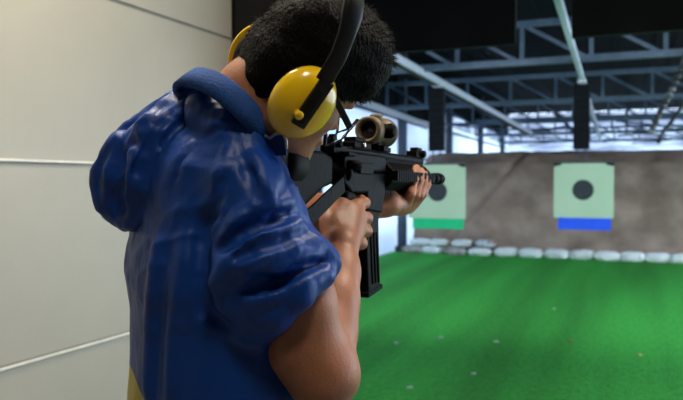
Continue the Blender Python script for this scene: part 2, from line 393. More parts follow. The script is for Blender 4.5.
# =================================================================== EARTH BANK
def berm():
    bm = bmesh.new(); nx, ny = 150, 60; x0, x1 = -3.9, 4.0
    prof = [(13.28, -.02), (13.45, .35), (13.75, 1.1), (14.2, 1.72), (14.6, 1.93), (15.4, 2.0), (17.5, 1.95)]
    g = []
    for j in range(ny + 1):
        t = j / ny * (len(prof) - 1); i = min(int(t), len(prof) - 2); u = t - i
        y = prof[i][0] * (1 - u) + prof[i + 1][0] * u; z = prof[i][1] * (1 - u) + prof[i + 1][1] * u
        row = []
        for k in range(nx + 1):
            x = x0 + (x1 - x0) * k / nx; p = np.array([[x, y, z]])
            n = .10 * wob(p, 1.6, 3)[0] + .05 * wob(p, 5, 4)[0] + .025 * wob(p, 14, 5)[0] - .07 * max(0, 1 - abs((x - .75 * (z - .2) + 3.2)) / .12) * (z > .2)
            row.append(bm.verts.new((x, y - n * .9, max(z + n * .45, -.02) if j else -.02)))
        g.append(row)
    for a, b in zip(g, g[1:]):
        for k in range(nx): bm.faces.new((a[k], a[k + 1], b[k + 1], b[k]))
    last = [bm.verts.new((v.co.x, v.co.y + .1, -.02)) for v in g[-1]]
    for k in range(nx): bm.faces.new((g[-1][k], g[-1][k + 1], last[k + 1], last[k]))
    me = bpy.data.meshes.new('earth_bank'); bm.to_mesh(me); bm.free()
    o = link('earth_bank', me, M['berm'], None, True); return tag(o, 'brown grey packed earth bank behind the targets', 'earth bank')
berm()

# =================================================================== SANDBAGS
def sandbag(p, yaw, L, W, H, m, label, seed):
    r = random.Random(seed); bm = bmesh.new(); bmesh.ops.create_icosphere(bm, subdivisions=4, radius=1)
    for v in bm.verts:
        x, y, z = v.co
        e = lambda a, q: math.copysign(abs(a)**q, a)
        X, Y_, Z = e(x, .55) * L / 2, e(y, .7) * W / 2, e(z, .7) * H / 2
        Z *= 1 - .10 * abs(x)**4; Y_ *= 1 - .08 * abs(x)**4
        n = math.sin(9 * x + seed) * math.sin(7 * y + seed * 2) * .012 + math.sin(23 * x + seed) * .004
        v.co = (X + n, Y_ + n, max(Z + n * .8, -H / 2))
    me = bpy.data.meshes.new('sandbag'); bm.to_mesh(me); bm.free()
    o = link('sandbag', me, m, None, True); o.location = V(p); o.rotation_euler = (r.uniform(-.08, .08), r.uniform(-.05, .05), yaw)
    ear = MB().lathe((-L / 2 + .01, 0, .0), (-1, 0, .25), [(0, .02), (.012, .016), (.026, .028), (.030, .016)], n=10).build('tied_end', m, o, True)
    tag(o, label, 'sandbag', 'sandbags along the foot of the earth bank')
z_ = lambda H: H / 2 - .012
bottom = [413, 432, 455, 480, 506, 531, 557, 582, 607, 632, 657, 682, 708]
for i, px in enumerate(bottom):
    p = onY(px, 250, 12.93); H = .17 if i > 3 else .14
    lab = ['dusty sandbag at the left end of the row, against the navy post', 'brownish dusty sandbag second from the left, at the bottom of the stacked part', 'grey brown sandbag third from the left, under the white ones', 'pale sandbag where the double stack ends and the single row starts'][i] if i < 4 else \
        'white sandbag of the single row, ' + ['first one right of the stacked bags', 'second one right of the stacked bags', 'third one right of the stacked bags', 'lying just left of the blue striped target', 'lying below the blue strip of the right target', 'lying just right of the blue striped target', 'third from the right edge of the photo', 'second from the right edge of the photo', 'at the right edge of the photo'][i - 4]
    sandbag((p[0], 12.93 + .03 * math.sin(i * 2.1), z_(H)), .06 * math.sin(i * 5), .42, .26, H, [M['bag_brown'], M['bag'], M['bag_brown'], M['bag']][i] if i < 4 else M['bag'], lab, i)
top = [(420, M['bag'], 'white sandbag on top of the stack nearest the navy post'), (438, M['bag'], 'short white sandbag lying second on the upper tier'), (462, M['bag'], 'white sandbag on the upper tier below the green striped target'), (486, M['bag_red'], 'white sandbag with faded red print at the end of the upper tier')]
for i, (px, m, lab) in enumerate(top):
    p = onY(px, 240, 12.98); sandbag((p[0], 12.99, .136 + .067 + (.0 if i < 3 else .01)), -.1 + .12 * i, .37, .24, .13, m, lab, 30 + i)

# =================================================================== ROOF TRUSSES
YT = [8.0, 12.0, 16.0, 20.0, 24.0]
HB, HT = 2.68, 3.10
def truss():
    o = MB((0, 0, 0)).bar((-4.0, 0, HB), (4.0, 0, HB), .07, .075).build('roof_truss', M['steel'], bevel=.006)
    MB().bar((-4.0, 0, HT), (4.0, 0, HT), .07, .07).build('top_chord', M['steel'], o, bevel=.006)
    n = 11; w = .727; x0 = onY(522, 40, 8.0)[0]; k0 = int((x0 + 4.0) / w); x0 -= k0 * w
    for i in range(n):
        x = x0 + i * w
        if x > 3.95: break
        MB().bar((x, 0, HB), (x, 0, HT), .045, .045).build('vertical_strut', M['steel'], o)
        if x + w < 4.0: MB().bar((x + .03, 0, HT - .02), (x + w - .06, 0, HB + .02), .04, .04).build('diagonal_strut', M['steel'], o)
    return o
t0 = truss()
tl = ['grey blue lattice roof truss nearest the firing line', 'second lattice roof truss, beyond the target carriers', 'third lattice roof truss, above the top of the earth bank', 'fourth lattice roof truss, seen against the bright far sheet', 'farthest lattice roof truss, against the bright far sheet']
for i, Y in enumerate(YT):
    t = t0 if i == 0 else copy_tree(t0)
    t.location = (0, Y, 0); tag(t, tl[i], 'roof truss', 'lattice roof trusses across the range')
for i in range(5):      # roof purlins resting on the trusses
    x = -3.5 + i * 1.75
    o = MB((x, 15, 3.2)).box((x, 15, 3.175), (.03, 11.8, .04)).build('roof_purlin', M['roof'])
    tag(o, 'dark purlin running lengthways on top of the roof trusses', 'purlin', 'dark purlins under the roof')
# wind bracing between the far trusses
for i, (a, b) in enumerate((((-3.6, 16), (-1.2, 20)), ((-1.2, 16), (-3.6, 20)), ((-.2, 16), (2.2, 20)), ((2.2, 16), (-.2, 20)), ((-3.0, 20), (-.6, 24)), ((-.6, 20), (-3.0, 24)), ((.2, 20), (2.6, 24)), ((2.6, 20), (.2, 24)))):
    o = MB((a[0], a[1], 2.76)).tube([(a[0], a[1], 2.64 - .07 * (i % 2)), (b[0], b[1], 2.64 - .07 * (i % 2))], .022, 8).build('bracing_rod', M['steel'], None, True)
    tag(o, 'thin diagonal bracing rod between the far roof trusses', 'bracing rod', 'bracing rods between the far trusses')

# =================================================================== BLACK OVERHEAD BOARDS
YB = 5.0
def board(x0, x1, z0, label):
    c = np.array([(x0 + x1) / 2, YB, (z0 + 3.85) / 2])
    o = MB(c).box(c, ((x1 - x0) / 2, .03, (3.85 - z0) / 2)).build('overhead_baffle', M['black'], bevel=.004)
    for x in (x0 + .25, x1 - .25): MB(c).box((x, YB + .05, (z0 + 3.85) / 2), (.03, .02, (3.85 - z0) / 2 - .05)).build('stiffener', M['black'], o)
    tag(o, label, 'baffle board')
board(-3.95, onY(516, 40, YB)[0], onY(455, 49, YB)[2], 'black overhead board to the left of the gap, above the head')
board(onY(572, 20, YB)[0], 3.9, onY(620, 35, YB)[2], 'black overhead board to the right of the gap at the top')

# =================================================================== RAILS, CARRIERS, TARGETS
def rail(a, b, w, label):
    a = np.asarray(a); b = np.asarray(b); d = unit(b - a)
    o = MB(a).bar(a, b, w, w * .8).build('overhead_rail', M['rail'], bevel=.006)
    MB(a).bar(a - [0, 0, w * .46], b - [0, 0, w * .46], w * .35, .02).build('running_slot', M['gun_grey'], o)
    L = np.linalg.norm(b - a)
    tag(o, label, 'rail', 'target rails under the trusses'); return o
ra, rb = onZ(437, 82, 2.62), onZ(530, 133, 2.50)
rs = ra + (ra - rb) / np.linalg.norm(ra - rb) * (ra[1] - 5.15)
rail(rs, rb, .105, 'pale steel rail slanting to the carrier above the green striped target')
ra2 = onZ(582, 78, 2.62); rb2 = onZ(601, 142, 2.50); rs2 = onZ(551, -25, 2.66)
def rail2():
    o = MB(rs2).bar(rs2, ra2, .05, .07).build('overhead_rail', M['rail'], bevel=.006)
    MB(rs2).bar(ra2, rb2, .06, .05).build('rear_length', M['rail'], o, bevel=.006)
    tag(o, 'pale steel rail passing the gap between the black boards', 'rail', 'target rails under the trusses')
rail2()
r0a, r0b = onZ(352, 99, 2.62), onZ(427, 126, 2.56)
rail(r0a, r0b, .13, 'pale steel rail farthest left, ending behind the rifle scope')

def carrier(px, ytop, ybot, ra, label):
    Y = ra[1]; x = ra[0]; zt = ra[2] - .04; zb = onY(px, ybot, Y)[2]; w = 15.5 / F * (Y / ray(px, 100)[1])
    o = empty('target_carrier', (x, Y, zt)); org = (x, Y, zt)
    b = MB(org).box((x, Y, (zt + zb) / 2 - .02), (w / 2, .045, (zt - zb) / 2 - .02)); b.build('housing', M['carrier'], o, bevel=.006)
    k = MB(org)
    for i in range(9): k.box((x, Y - .05, zb + .06 + i * (zt - zb - .16) / 8), (w / 2 - .02, .008, .018))
    k.build('ribbing', M['carrier'], o)
    MB(org).box((x, Y, zt + .005), (.05, .06, .03)).build('trolley', M['rail'], o, bevel=.008)
    for s in (-1, 1): MB(org).tube([(x + s * .045, Y, zb - .0), (x + s * .045, Y, zb - .16)], .008, 8).build('hanger_rod', M['post'], o, True)
    for s in (-1, 1): MB(org).lathe((x + s * .03, Y - .065, zt + .01), (0, 1, 0), [(0, .02), (.012, .022), (.018, .012)], 14).build('wheel', M['bright'], o, True)
    tag(o, label, 'target carrier', 'hanging target carriers'); return Y
def target(x0, x1, y0, y1, cx, cy, ys1, sx0, sx1, Y, strip, label):
    a = onY(x0, y0, Y); b = onY(x1, y1, Y); cc = (a + b) / 2; o = empty('shooting_target', (cc[0], Y - .0, cc[2]))
    Wd = (b[0] - a[0]) / 2; Ht = (a[2] - b[2]) / 2; org = (cc[0], Y, cc[2])
    MB(org).box((cc[0], Y, cc[2]), (Wd, .006, Ht)).build('card', M['target'], o, bevel=.003)
    bc = onY(cx, cy, Y); sc = Wd / 30
    bl = MB(org).lathe((bc[0], Y - .0065, bc[2]), (0, -1, 0), [(0, .125), (.0012, .125)], 48).build('bullseye', M['bull'], o)
    for r in (.03, .062, .094): MB(org).lathe((bc[0], Y - .0078, bc[2]), (0, -1, 0), [(0, r), (.0008, r), (.0008, r - .003), (0, r - .003)], 48, True).build('score_ring', M['post'], bl)
    c1 = onY(sx0, y1, Y); c2 = onY(sx1, ys1, Y)
    MB(org).box(((c1[0] + c2[0]) / 2, Y - .002, (b[2] + c2[2]) / 2), ((c2[0] - c1[0]) / 2, .005, (b[2] - c2[2]) / 2)).build('colour_strip', strip, o)
    for s in (-1, 1):
        MB(org).prism([(0, 0), (.10, 0), (.085, -.03), (.02, -.045), (0, -.04)], np.array([cc[0] + s * (Wd + .005), Y - .012, a[2] + .008]), np.array([-s, 0, 0.]), np.array([0, 0, 1.]), np.array([0, 1., 0]), .02).build('clip', M['blackpl'], o)
    MB(org).bar((cc[0] - Wd, Y, a[2] + .012), (cc[0] + Wd, Y, a[2] + .012), .022, .02).build('hanger_bar', M['post'], o)
    tag(o, label, 'target', 'hanging shooting targets')
Y1 = carrier(437.5, 85, 151, ra, 'black hanging carrier on the rail above the green striped target')
target(408.5, 465.5, 165, 219, 437.5, 191.5, 229.5, 413, 463.5, Y1, M['strip_green'], 'pale green card target with black disc and green bottom strip')
Y2 = carrier(582.5, 80, 149.5, ra2, 'black hanging carrier above the blue striped target')
target(554, 613.5, 163.5, 218.5, 583, 190, 230.5, 558, 611, Y2, M['strip_blue'], 'pale green card target with black disc and blue bottom strip')

# hanging cables at the right
def cable(px, Y, label):
    pts = [onY(x, y, Y) for x, y in px]; fine = []
    for a, b in zip(pts, pts[1:]): fine += [a + (b - a) * i / 4 for i in range(4)]
    fine.append(pts[-1]); root = empty('hanging_chain', fine[0]); org = fine[0]
    MB(org).tube(fine, .012, 8).build('cord', M['cable'], root, True)
    for i in range(0, len(fine) - 1, 1):
        p = (fine[i] + fine[i + 1]) / 2; d = unit(fine[i + 1] - fine[i])
        MB(org).lathe(p - d * .035, d, [(0, .012), (.015, .03), (.05, .034), (.07, .012)], 10).build('link', M['cable'], root, True)
    tag(root, label, 'hanging chain', 'chains hanging at the right')
cable([(694, 15), (688, 45), (683, 66), (671, 92), (659, 114), (650, 134)], 8.0 - .1, 'dark lumpy chain slanting down from the right edge under the roof')
cable([(700, 84), (684, 104), (674, 118), (664, 131), (658, 143)], 11.9, 'second lumpy chain lower at the right edge, farther back')

# bits on the turf
bits = [(396, 343, 'white paper bit on the turf nearest the rifle magazine', 0), (474, 374, 'small white paper bit on the turf lower middle', 0), (496, 342, 'white torn paper bit in the middle of the turf', 0), (554, 309, 'pale bit on the turf below the blue striped target', 0),
        (441, 338, 'small blue grey bit on the turf left of centre', 0), (410, 388, 'pale bit on the turf near the bottom of the photo', 0), (568, 341, 'brass coloured bit on the turf right of centre', 1), (637, 356, 'brass coloured bit on the turf at the lower right', 1)]
for i, (px, py, lab, br) in enumerate(bits):
    p = onZ(px, py, .004); r = random.Random(i); n = 7; s = .018
    if br: o = MB(p).lathe(p + np.array([0, 0, .006]), (math.cos(i), math.sin(i), 0), [(0, .007), (.03, .007), (.032, .005), (.045, .005)], 10).build('spent_case', M['brass'], None, True)
    else: o = MB(p).prism([((s + r.uniform(-.004, .008)) * math.cos(2 * PI * k / n), (s * .6 + r.uniform(-.003, .006)) * math.sin(2 * PI * k / n)) for k in range(n)], p + np.array([0, 0, .004]), np.array([1., 0, .1]), np.array([0, 1., .15]), np.array([0, 0, 1.]), .006).build('paper_scrap', M['scrap'])
    tag(o, lab, 'spent case' if br else 'paper scrap')

# flood lamps added unseen behind the boards to brighten the turf and targets
for i, (x, lab) in enumerate(((-2.9, 'flood lamp added behind the left end of the left black board to brighten the range'), (-1.5, 'flood lamp added behind the right end of the left black board to brighten the range'), (.3, 'flood lamp added behind the left end of the right black board to brighten the range'), (2.2, 'flood lamp added behind the right end of the right black board to brighten the range'))):
    p = np.array([x, YB + .16, 2.52]); o = empty('fill_lamp', p); dn = unit([0, .9, -.42]); ax3 = (np.array([1., 0, 0]), np.cross(dn, [1, 0, 0]), dn)
    MB(p).box(p - dn * .03, (.22, .06, .03), ax3).build('fill_housing', M['blackpl'], o, bevel=.004)
    MB(p).bar(p - dn * .03, p + np.array([0, -.10, .10]), .03, .02).build('bracket', M['post'], o)
    l = bpy.data.lights.new('fill', 'AREA'); l.shape = 'RECTANGLE'; l.size = .4; l.size_y = .1; l.energy = 14; l.color = (.92, .97, 1); l.spread = math.radians(120)
    lo = bpy.data.objects.new('fill_light', l); col.objects.link(lo); lo.parent = o
    lo.matrix_local = Matrix(((ax3[0][0], ax3[1][0], -dn[0], dn[0] * .01), (ax3[0][1], ax3[1][1], -dn[1], dn[1] * .01), (ax3[0][2], ax3[1][2], -dn[2], dn[2] * .01), (0, 0, 0, 1)))
    tag(o, lab, 'flood lamp', 'flood lamps added behind the black boards')
# booth lamps
M['lamp'] = mat('lamp_diffuser', (1, .86, .66), .5, emit=6)
def lamp(x, y, sx, sy, power, label, z=2.8):
    o = empty('ceiling_light', (x, y, z)); org = (x, y, z)
    MB(org).box((x, y, z - .02), (sx / 2 + .02, sy / 2 + .02, .02)).build('frame', M['bead'], o, bevel=.004)
    MB(org).box((x, y, z - .042), (sx / 2, sy / 2, .004)).build('diffuser', M['lamp'], o)
    l = bpy.data.lights.new('ceiling_light_lamp', 'AREA'); l.shape = 'RECTANGLE'; l.size = sx; l.size_y = sy; l.energy = power; l.color = (1, .90, .74)
    lo = bpy.data.objects.new('lamp', l); col.objects.link(lo); lo.parent = o; lo.location = (0, 0, -.06)
    tag(o, label, 'ceiling light', 'booth ceiling lights')
lamp(-1.05, 1.15, .35, .5, 25, 'square warm ceiling light between the shooter and the panelled wall')
lamp(.45, 1.9, .35, .35, 36, 'square warm ceiling light ahead of the shooter over the firing line')
lamp(.1, .25, .3, .3, 12, 'square warm ceiling light above the camera')


# =================================================================== THE RIFLE (frame: s along the barrel from the butt, w to its right, h up)
B0 = P(272, 167, 1.0); MZ = P(440, 179, 1.74)
AX = unit(MZ - B0); SD = unit(np.cross(AX, [0, 0, 1])); HU = np.cross(SD, AX); GL = np.linalg.norm(MZ - B0)
def G(s, w, h): return B0 + AX * s + SD * w + HU * h
GA = (AX, SD, HU)
rifle = empty('rifle', G(.3, 0, 0)); GO = G(.3, 0, 0)
def gm(): return MB(GO)
def gbox(mb, s0, s1, w0, w1, h0, h1): return mb.box(G((s0 + s1) / 2, (w0 + w1) / 2, (h0 + h1) / 2), ((s1 - s0) / 2, (w1 - w0) / 2, (h1 - h0) / 2), GA)
def gpr(mb, poly, t, w=0): return mb.prism(poly, G(0, w, 0), AX, HU, SD, t)
m = gm(); gpr(m, [(.012, .028), (.13, .030), (.165, .022), (.165, -.022), (.13, -.030), (.075, -.055), (.035, -.105), (.012, -.110)], .036)
m.build('stock', M['gun'], rifle, bevel=.005)
m = gm(); gpr(m, [(-.012, .026), (.002, .034), (.016, .032), (.016, -.112), (-.002, -.112), (-.014, -.09)], .042); m.build('butt_pad', M['gun_grey'], rifle, bevel=.008, seg=3)
m = gm(); m.lathe(G(.012, 0, .006), AX, [(0, .026), (.012, .031), (.045, .031), (.05, .027)], 28); m.build('stock_collar', M['gun_grey'], rifle, True)
m = gm(); m.lathe(G(.15, 0, 0), AX, [(0, .0155), (.075, .0155), (.076, .022), (.085, .022)], 24); m.build('buffer_tube', M['gun'], rifle, True)
m = gm(); gpr(m, [(.215, .002), (.408, .002), (.408, -.028), (.392, -.075), (.322, -.068), (.318, -.036), (.25, -.036), (.215, -.018)], .030); m.build('lower_receiver', M['gun'], rifle, bevel=.0035)
m = gm(); gpr(m, [(.215, .003), (.408, .003), (.408, .030), (.398, .036), (.225, .036), (.21, .024)], .033); m.build('upper_receiver', M['gun'], rifle, bevel=.004)
m = gm(); m.lathe(G(.228, .015, .012), AX + .55 * SD, [(0, .008), (.022, .009), (.028, .006)], 14); m.build('forward_assist', M['gun'], rifle, True)
m = gm(); gbox(m, .275, .335, .0165, .0195, -.002, .018); m.build('ejection_cover', M['gun'], rifle, bevel=.001)
m = gm(); gbox(m, .205, .235, -.028, .028, .026, .034); m.build('charging_handle', M['gun'], rifle, bevel=.002)
m = gm(); gpr(m, [(.232, -.030), (.268, -.034), (.262, -.07), (.245, -.125), (.21, -.12), (.222, -.075)], .028); m.build('pistol_grip', M['gun'], rifle, bevel=.008, seg=3)
m = gm(); m.tube([G(.262, 0, -.036), G(.268, 0, -.056), G(.285, 0, -.064), G(.312, 0, -.064), G(.322, 0, -.05)], .0035, 8); m.build('trigger_guard', M['gun'], rifle, True)
m = gm(); m.tube([G(.285, 0, -.036), G(.284, 0, -.048), G(.290, 0, -.057)], .003, 8); m.build('trigger', M['bright'], rifle, True)
mg = gm(); gpr(mg, [(.320, -.06), (.382, -.066), (.384, -.12), (.388, -.165), (.394, -.218), (.334, -.226), (.327, -.165), (.322, -.12)], .0235); mg = mg.build('magazine', M['gun'], rifle, bevel=.003)
m = gm(); gpr(m, [(.328, -.221), (.399, -.212), (.401, -.221), (.330, -.231)], .028); m.build('floor_plate', M['gun'], mg, bevel=.002)
m = gm()
for w in (.0125, -.0125):
    for s in (.345, .36, .375): m.tube([G(s - .006, w, -.11), G(s, w, -.16), G(s + .006, w, -.207)], .0018, 6)
m.build('rib', M['gun'], mg, True)
# handguard with rails on four sides
HG0, HG1 = .408, .655
m = gm(); r8 = [(math.cos(PI / 8 + k * PI / 4) * .031, math.sin(PI / 8 + k * PI / 4) * .031) for k in range(8)]
m.prism(r8, G((HG0 + HG1) / 2, 0, -.002), SD, HU, AX, HG1 - HG0); hgd = m.build('handguard', M['gun'], rifle, bevel=.003)
for k, (w, h) in enumerate(((0, 1), (1, 0), (0, -1), (-1, 0))):
    m = gm(); m.box(G((HG0 + HG1) / 2, w * .0315, h * .0315 - .002), (.122, .008 if h else .003, .008 if w else .003), GA)
    for j in range(20):
        s_ = HG0 + .008 + j * .0123; m.box(G(s_, w * .0345, h * .0345 - .002), (.003, .010 if h else .004, .010 if w else .004), GA)
    m.build('accessory_rail', M['gun'], hgd)
m = gm(); gbox(m, .225, HG1, -.0105, .0105, .034, .041)
for j in range(34): gbox(m, .228 + j * .0125, .228 + j * .0125 + .0065, -.0105, .0105, .041, .0445)
m.build('top_rail', M['gun'], rifle, bevel=.0008, seg=1)
m = gm(); m.tube([G(HG1 - .01, 0, 0), G(.77, 0, 0)], .0085, 16); m.build('barrel', M['gun'], rifle, True)
m = gm(); m.lathe(G(.752, 0, 0), AX, [(0, .0115), (.004, .0135), (.02, .0135), (.022, .012), (.028, .012), (.03, .0145), (.05, .0145), (.052, .012), (.056, .012), (.058, .014), (.066, .013), (.067, .006)], 24); m.build('muzzle_device', M['gun'], rifle, True)
m = gm(); gbox(m, .60, .652, -.012, .012, .043, .058); gbox(m, .612, .645, -.008, .010, .056, .066); m.lathe(G(.635, .012, .052), SD, [(0, .008), (.008, .008), (.010, .006)], 14); m.build('front_sight', M['gun'], rifle, bevel=.003)
m = gm(); gbox(m, .178, .232, -.013, .013, .030, .044); gpr(m, [(.180, .042), (.200, .042), (.198, .062), (.184, .062)], .020); m.lathe(G(.191, .013, .046), SD, [(0, .007), (.006, .007), (.008, .005)], 14); m.build('rear_sight', M['gun'], rifle, bevel=.002)
m = gm(); gbox(m, .262, .340, -.013, .013, .043, .056); gbox(m, .268, .318, -.012, .012, .055, .064); m.build('rail_riser', M['gun'], rifle, bevel=.003)
m = gm(); m.lathe(G(.30, .013, .050), SD, [(0, .0045), (.004, .0045), (.005, .003)], 12); m.build('mount_screw', M['bright'], rifle, True)
m = gm(); m.lathe(G(.236, .0165, .030), SD, [(0, .003), (.002, .003)], 12); m.build('pin', M['bright'], rifle, True)
# sling between the toe of the stock and the receiver
m = gm(); 
sl = [G(.02, .024, -.090), G(.08, .026, -.068), G(.14, .026, -.042), G(.20, .02, -.022)]
for a, b in zip(sl, sl[1:]): m.bar(a, b, .004, .026, HU)
m.build('sling', M['gun'], rifle)
# sight mounted on the top rail
sc = G(.384, 0, .046); scope = empty('rifle_scope', sc); SO = sc
def sm(): return MB(SO)
SB = -.036
SH = .083
m = sm(); m.lathe(G(.384 + SB, 0, SH), AX, [(0, .0185), (0, .0250), (.012, .0265), (.024, .0265), (.028, .0235), (.058, .0235), (.064, .0285), (.086, .0285), (.089, .026), (.089, .022), (.02, .0175)], 40, True); m.build('tube', M['tan'], scope, True, bevel=.0)
m = sm(); m.lathe(G(.398 + SB, 0, SH), AX, [(0, .0195), (.002, .0195)], 36); m.build('rear_lens', M['scopeglass'], scope, True)
m = sm(); m.lathe(G(.470 + SB, 0, SH), AX, [(0, .0235), (.002, .0235)], 36); m.build('front_lens', M['scopeglass'], scope, True)
m = sm(); m.lathe(G(.428 + SB, .019, SH + .0), SD, [(0, .014), (.014, .0145), (.016, .012), (.018, .012), (.02, .010)], 24); m.build('side_dial', M['gun'], scope, True)
m = sm(); m.lathe(G(.428 + SB, 0, SH + .019), HU, [(0, .012), (.012, .0125), (.014, .010)], 24); m.build('top_dial', M['tan'], scope, True)
m = sm(); gbox(m, .373, .440, -.014, .014, .0445, .054); gpr(m, [(.378, .052), (.436, .052), (.428, .066), (.386, .066)], .020); gbox(m, .380, .398, -.016, .022, .044, .056); m.build('mount', M['gun'], scope, bevel=.002)
m = sm()
for s in (.388, .392, .396, .400): m.lathe(G(s + .033, 0, SH), AX, [(0, .0295), (.0018, .0295)], 40)
m.build('knurled_ring', M['tan'], scope, True)
tag(rifle, 'black carbine rifle with straight magazine, shouldered and aimed downrange', 'rifle')
tag(scope, 'short tan optical sight mounted on top of the black rifle', 'rifle scope')

# =================================================================== THE SHOOTER
# head frame: l to his left ear, f where the nose points, u up through the crown
l_ = unit(D(-.34, .48, .81)); f_ = D(.753, -.377, .54); f_ = unit(f_ - l_ * (f_ @ l_)); u_ = np.cross(f_, l_)
if u_[2] < 0: u_ = -u_
HS = 1.0
EAR = P(302, 103, .915) + .103 * l_           # midpoint between the ears
def H(f, l, u): return EAR + HS * (f * f_ + l * l_ + u * u_)
HA = (f_, l_, u_)
TC = P(213, 260, 1.09); TX, TY = TC[0], TC[1]
TH = math.radians(28)
CH = RT * math.cos(TH) + FH * math.sin(TH)      # chest direction
SR = RT * math.sin(TH) - FH * math.cos(TH)      # towards his right shoulder
ORG = np.array([TX, TY, 0.0])
ZU = np.array([0, 0, 1.0])
person = empty('person', ORG)
tag(person, 'person with black hair in a blue hooded jacket, aiming the rifle beside the panelled wall', 'person')

RSH = P(243, 181, .978); RELB = P(324, 372, .985); RWR = P(341, 250, 1.135)
LSH = P(222, 165, 1.29); LELB = P(268, 232, 1.31); LWR = P(386, 203, 1.43)

def body():
    f = Field(ORG + [-.42, -.50, .80], ORG + [.62, .95, 1.82], .0032)
    # trunk (under the jacket)
    for z0, z1, A, B in ((.84, 1.05, .085, .135), (1.05, 1.33, .085, .14)):
        for t in np.linspace(-1, 1, 5):
            c = SR * t * (B - A); f.cap(ORG + c + ZU * z0, ORG + c * .95 + ZU * z1, A * .95, A, k=.05)
    nb = P(236, 136, 1.065)
    f.chain([ORG + ZU * 1.30, nb], [.07, .042], k=.02)
    f.chain([nb, P(232, 172, 1.01), RSH], [.038, .036, .042], k=.02); f.chain([nb, LSH], [.040, .040], k=.02)
    # neck and head
    f.chain([nb, P(246, 116, 1.055), H(-.018, 0, -.045), H(-.0, 0, .01)], [.044, .048, .052, .056], k=.02)
    f.ell(H(.030, 0, .05), HA, (.084, .074, .087), k=.02)
    f.ell(H(.045, 0, -.03), HA, (.058, .058, .075), k=.03)
    f.cap(H(.01, .052, -.045), H(.082, .014, -.085), .022, .018, k=.025); f.cap(H(.01, -.052, -.045), H(.082, -.014, -.085), .022, .018, k=.025)
    f.cap(H(.078, .012, -.088), H(.078, -.012, -.088), .020, k=.02)
    f.cap(H(.065, .045, -.015), H(.05, .055, -.02), .020, k=.02); f.cap(H(.065, -.045, -.015), H(.05, -.055, -.02), .020, k=.02)
    f.cap(H(.092, 0, .012), H(.113, 0, -.022), .007, .011, k=.012); f.cap(H(.1, .012, -.027), H(.1, -.012, -.027), .0085, k=.008)
    f.cap(H(.097, .038, .022), H(.102, .012, .022), .0075, k=.012); f.cap(H(.097, -.038, .022), H(.102, -.012, .022), .0075, k=.012)
    f.ell(H(.098, .031, .004), HA, (.012, .016, .010), k=.008, cut=True); f.ell(H(.098, -.031, .004), HA, (.012, .016, .010), k=.008, cut=True)
    f.cap(H(.097, .022, -.052), H(.100, -.022, -.052), .0065, k=.006); f.cap(H(.095, .018, -.062), H(.095, -.018, -.062), .0075, k=.006)
    f.cap(H(.106, .022, -.0575), H(.106, -.022, -.0575), .002, k=.003, cut=True)
    for s in (1, -1):
        f.ell(H(-.005, s * .078, 0), HA, (.018, .007, .030), k=.008); f.ell(H(.0, s * .084, .0), HA, (.009, .004, .018), k=.004, cut=True)
    # right arm
    f.chain([RSH, P(254, 210, .968), P(274, 250, .965), P(300, 300, .975), RELB], [.040, .040, .043, .047, .041], k=.02)
    f.cap(P(296, 350, .975), P(318, 378, .985), .040, .040, k=.03)
    f.cap(P(336, 378, 1.0), RELB, .027, .032, k=.03)
    f.chain([RELB, P(326, 330, 1.045), P(331, 300, 1.075), P(337, 272, 1.11), RWR], [.043, .044, .041, .034, .0275], k=.02)
    # right hand round the pistol grip
    W = P(341, 244, 1.145)
    mcp = [P(356, 206, 1.222), P(359, 217, 1.218), P(358, 229, 1.212), P(354, 240, 1.203)]
    for i, q in enumerate(mcp): f.cap(W, q, .0235 - .001 * i, .0135, k=.014)
    f.cap(P(333, 225, 1.165), P(340, 206, 1.20), .019, .016, k=.014)
    f.cap(P(338, 243, 1.15), P(331, 222, 1.172), .022, .018, k=.015)
    f.cap(P(344, 226, 1.180), P(349, 212, 1.20), .019, .016, k=.014)
    fing = [[P(364.5, 203, 1.248), P(360, 199, 1.275), P(352, 197, 1.295)], [P(367, 218, 1.244), P(361, 221, 1.272), P(350, 222, 1.278)],
            [P(366.5, 231, 1.238), P(359, 234, 1.266), P(348, 234, 1.268)], [P(361.5, 243.5, 1.226), P(355, 246, 1.248), P(346, 245, 1.252)]]
    for q, c in zip(mcp, fing): f.chain([q] + c, [.0122, .0108, .0098, .0085], k=.0035)
    f.chain([P(332, 222, 1.17), P(326, 206, 1.195), P(333, 199, 1.225), P(342, 196, 1.255)], [.0165, .0135, .0115, .010], k=.008)
    # left arm and hand under the handguard
    f.chain([LSH, LELB], [.050, .042], k=.02); f.chain([LELB, P(305, 216, 1.34), LWR], [.042, .042, .027], k=.02)
    PH = P(402, 205, 1.50)
    f.chain([LWR, PH], [.026, .021], k=.015); f.cap(P(396, 203, 1.475), P(408, 206, 1.53), .022, .018, k=.015)
    lf = [[P(404, 206, 1.485), P(410, 194, 1.462), P(414, 179, 1.475), P(416.5, 168, 1.49)], [P(408, 206, 1.50), P(415, 195, 1.485), P(419.5, 181, 1.497), P(421, 171, 1.512)],
          [P(411, 205, 1.52), P(419, 195, 1.51), P(423.5, 183, 1.522), P(424.5, 174, 1.535)], [P(414, 203, 1.535), P(422, 194, 1.535), P(426.5, 185, 1.545), P(427, 178, 1.557)]]
    for c in lf: f.chain(c, [.0135, .0112, .0098, .0088], k=.005)
    f.chain([P(394, 202, 1.48), P(390, 190, 1.56), P(392, 176, 1.60)], [.017, .0125, .010], k=.008)
    me = f.mesh('body'); relax(me, 2); return me
bo = world_mesh('body', body(), M['skin'], person, ORG)
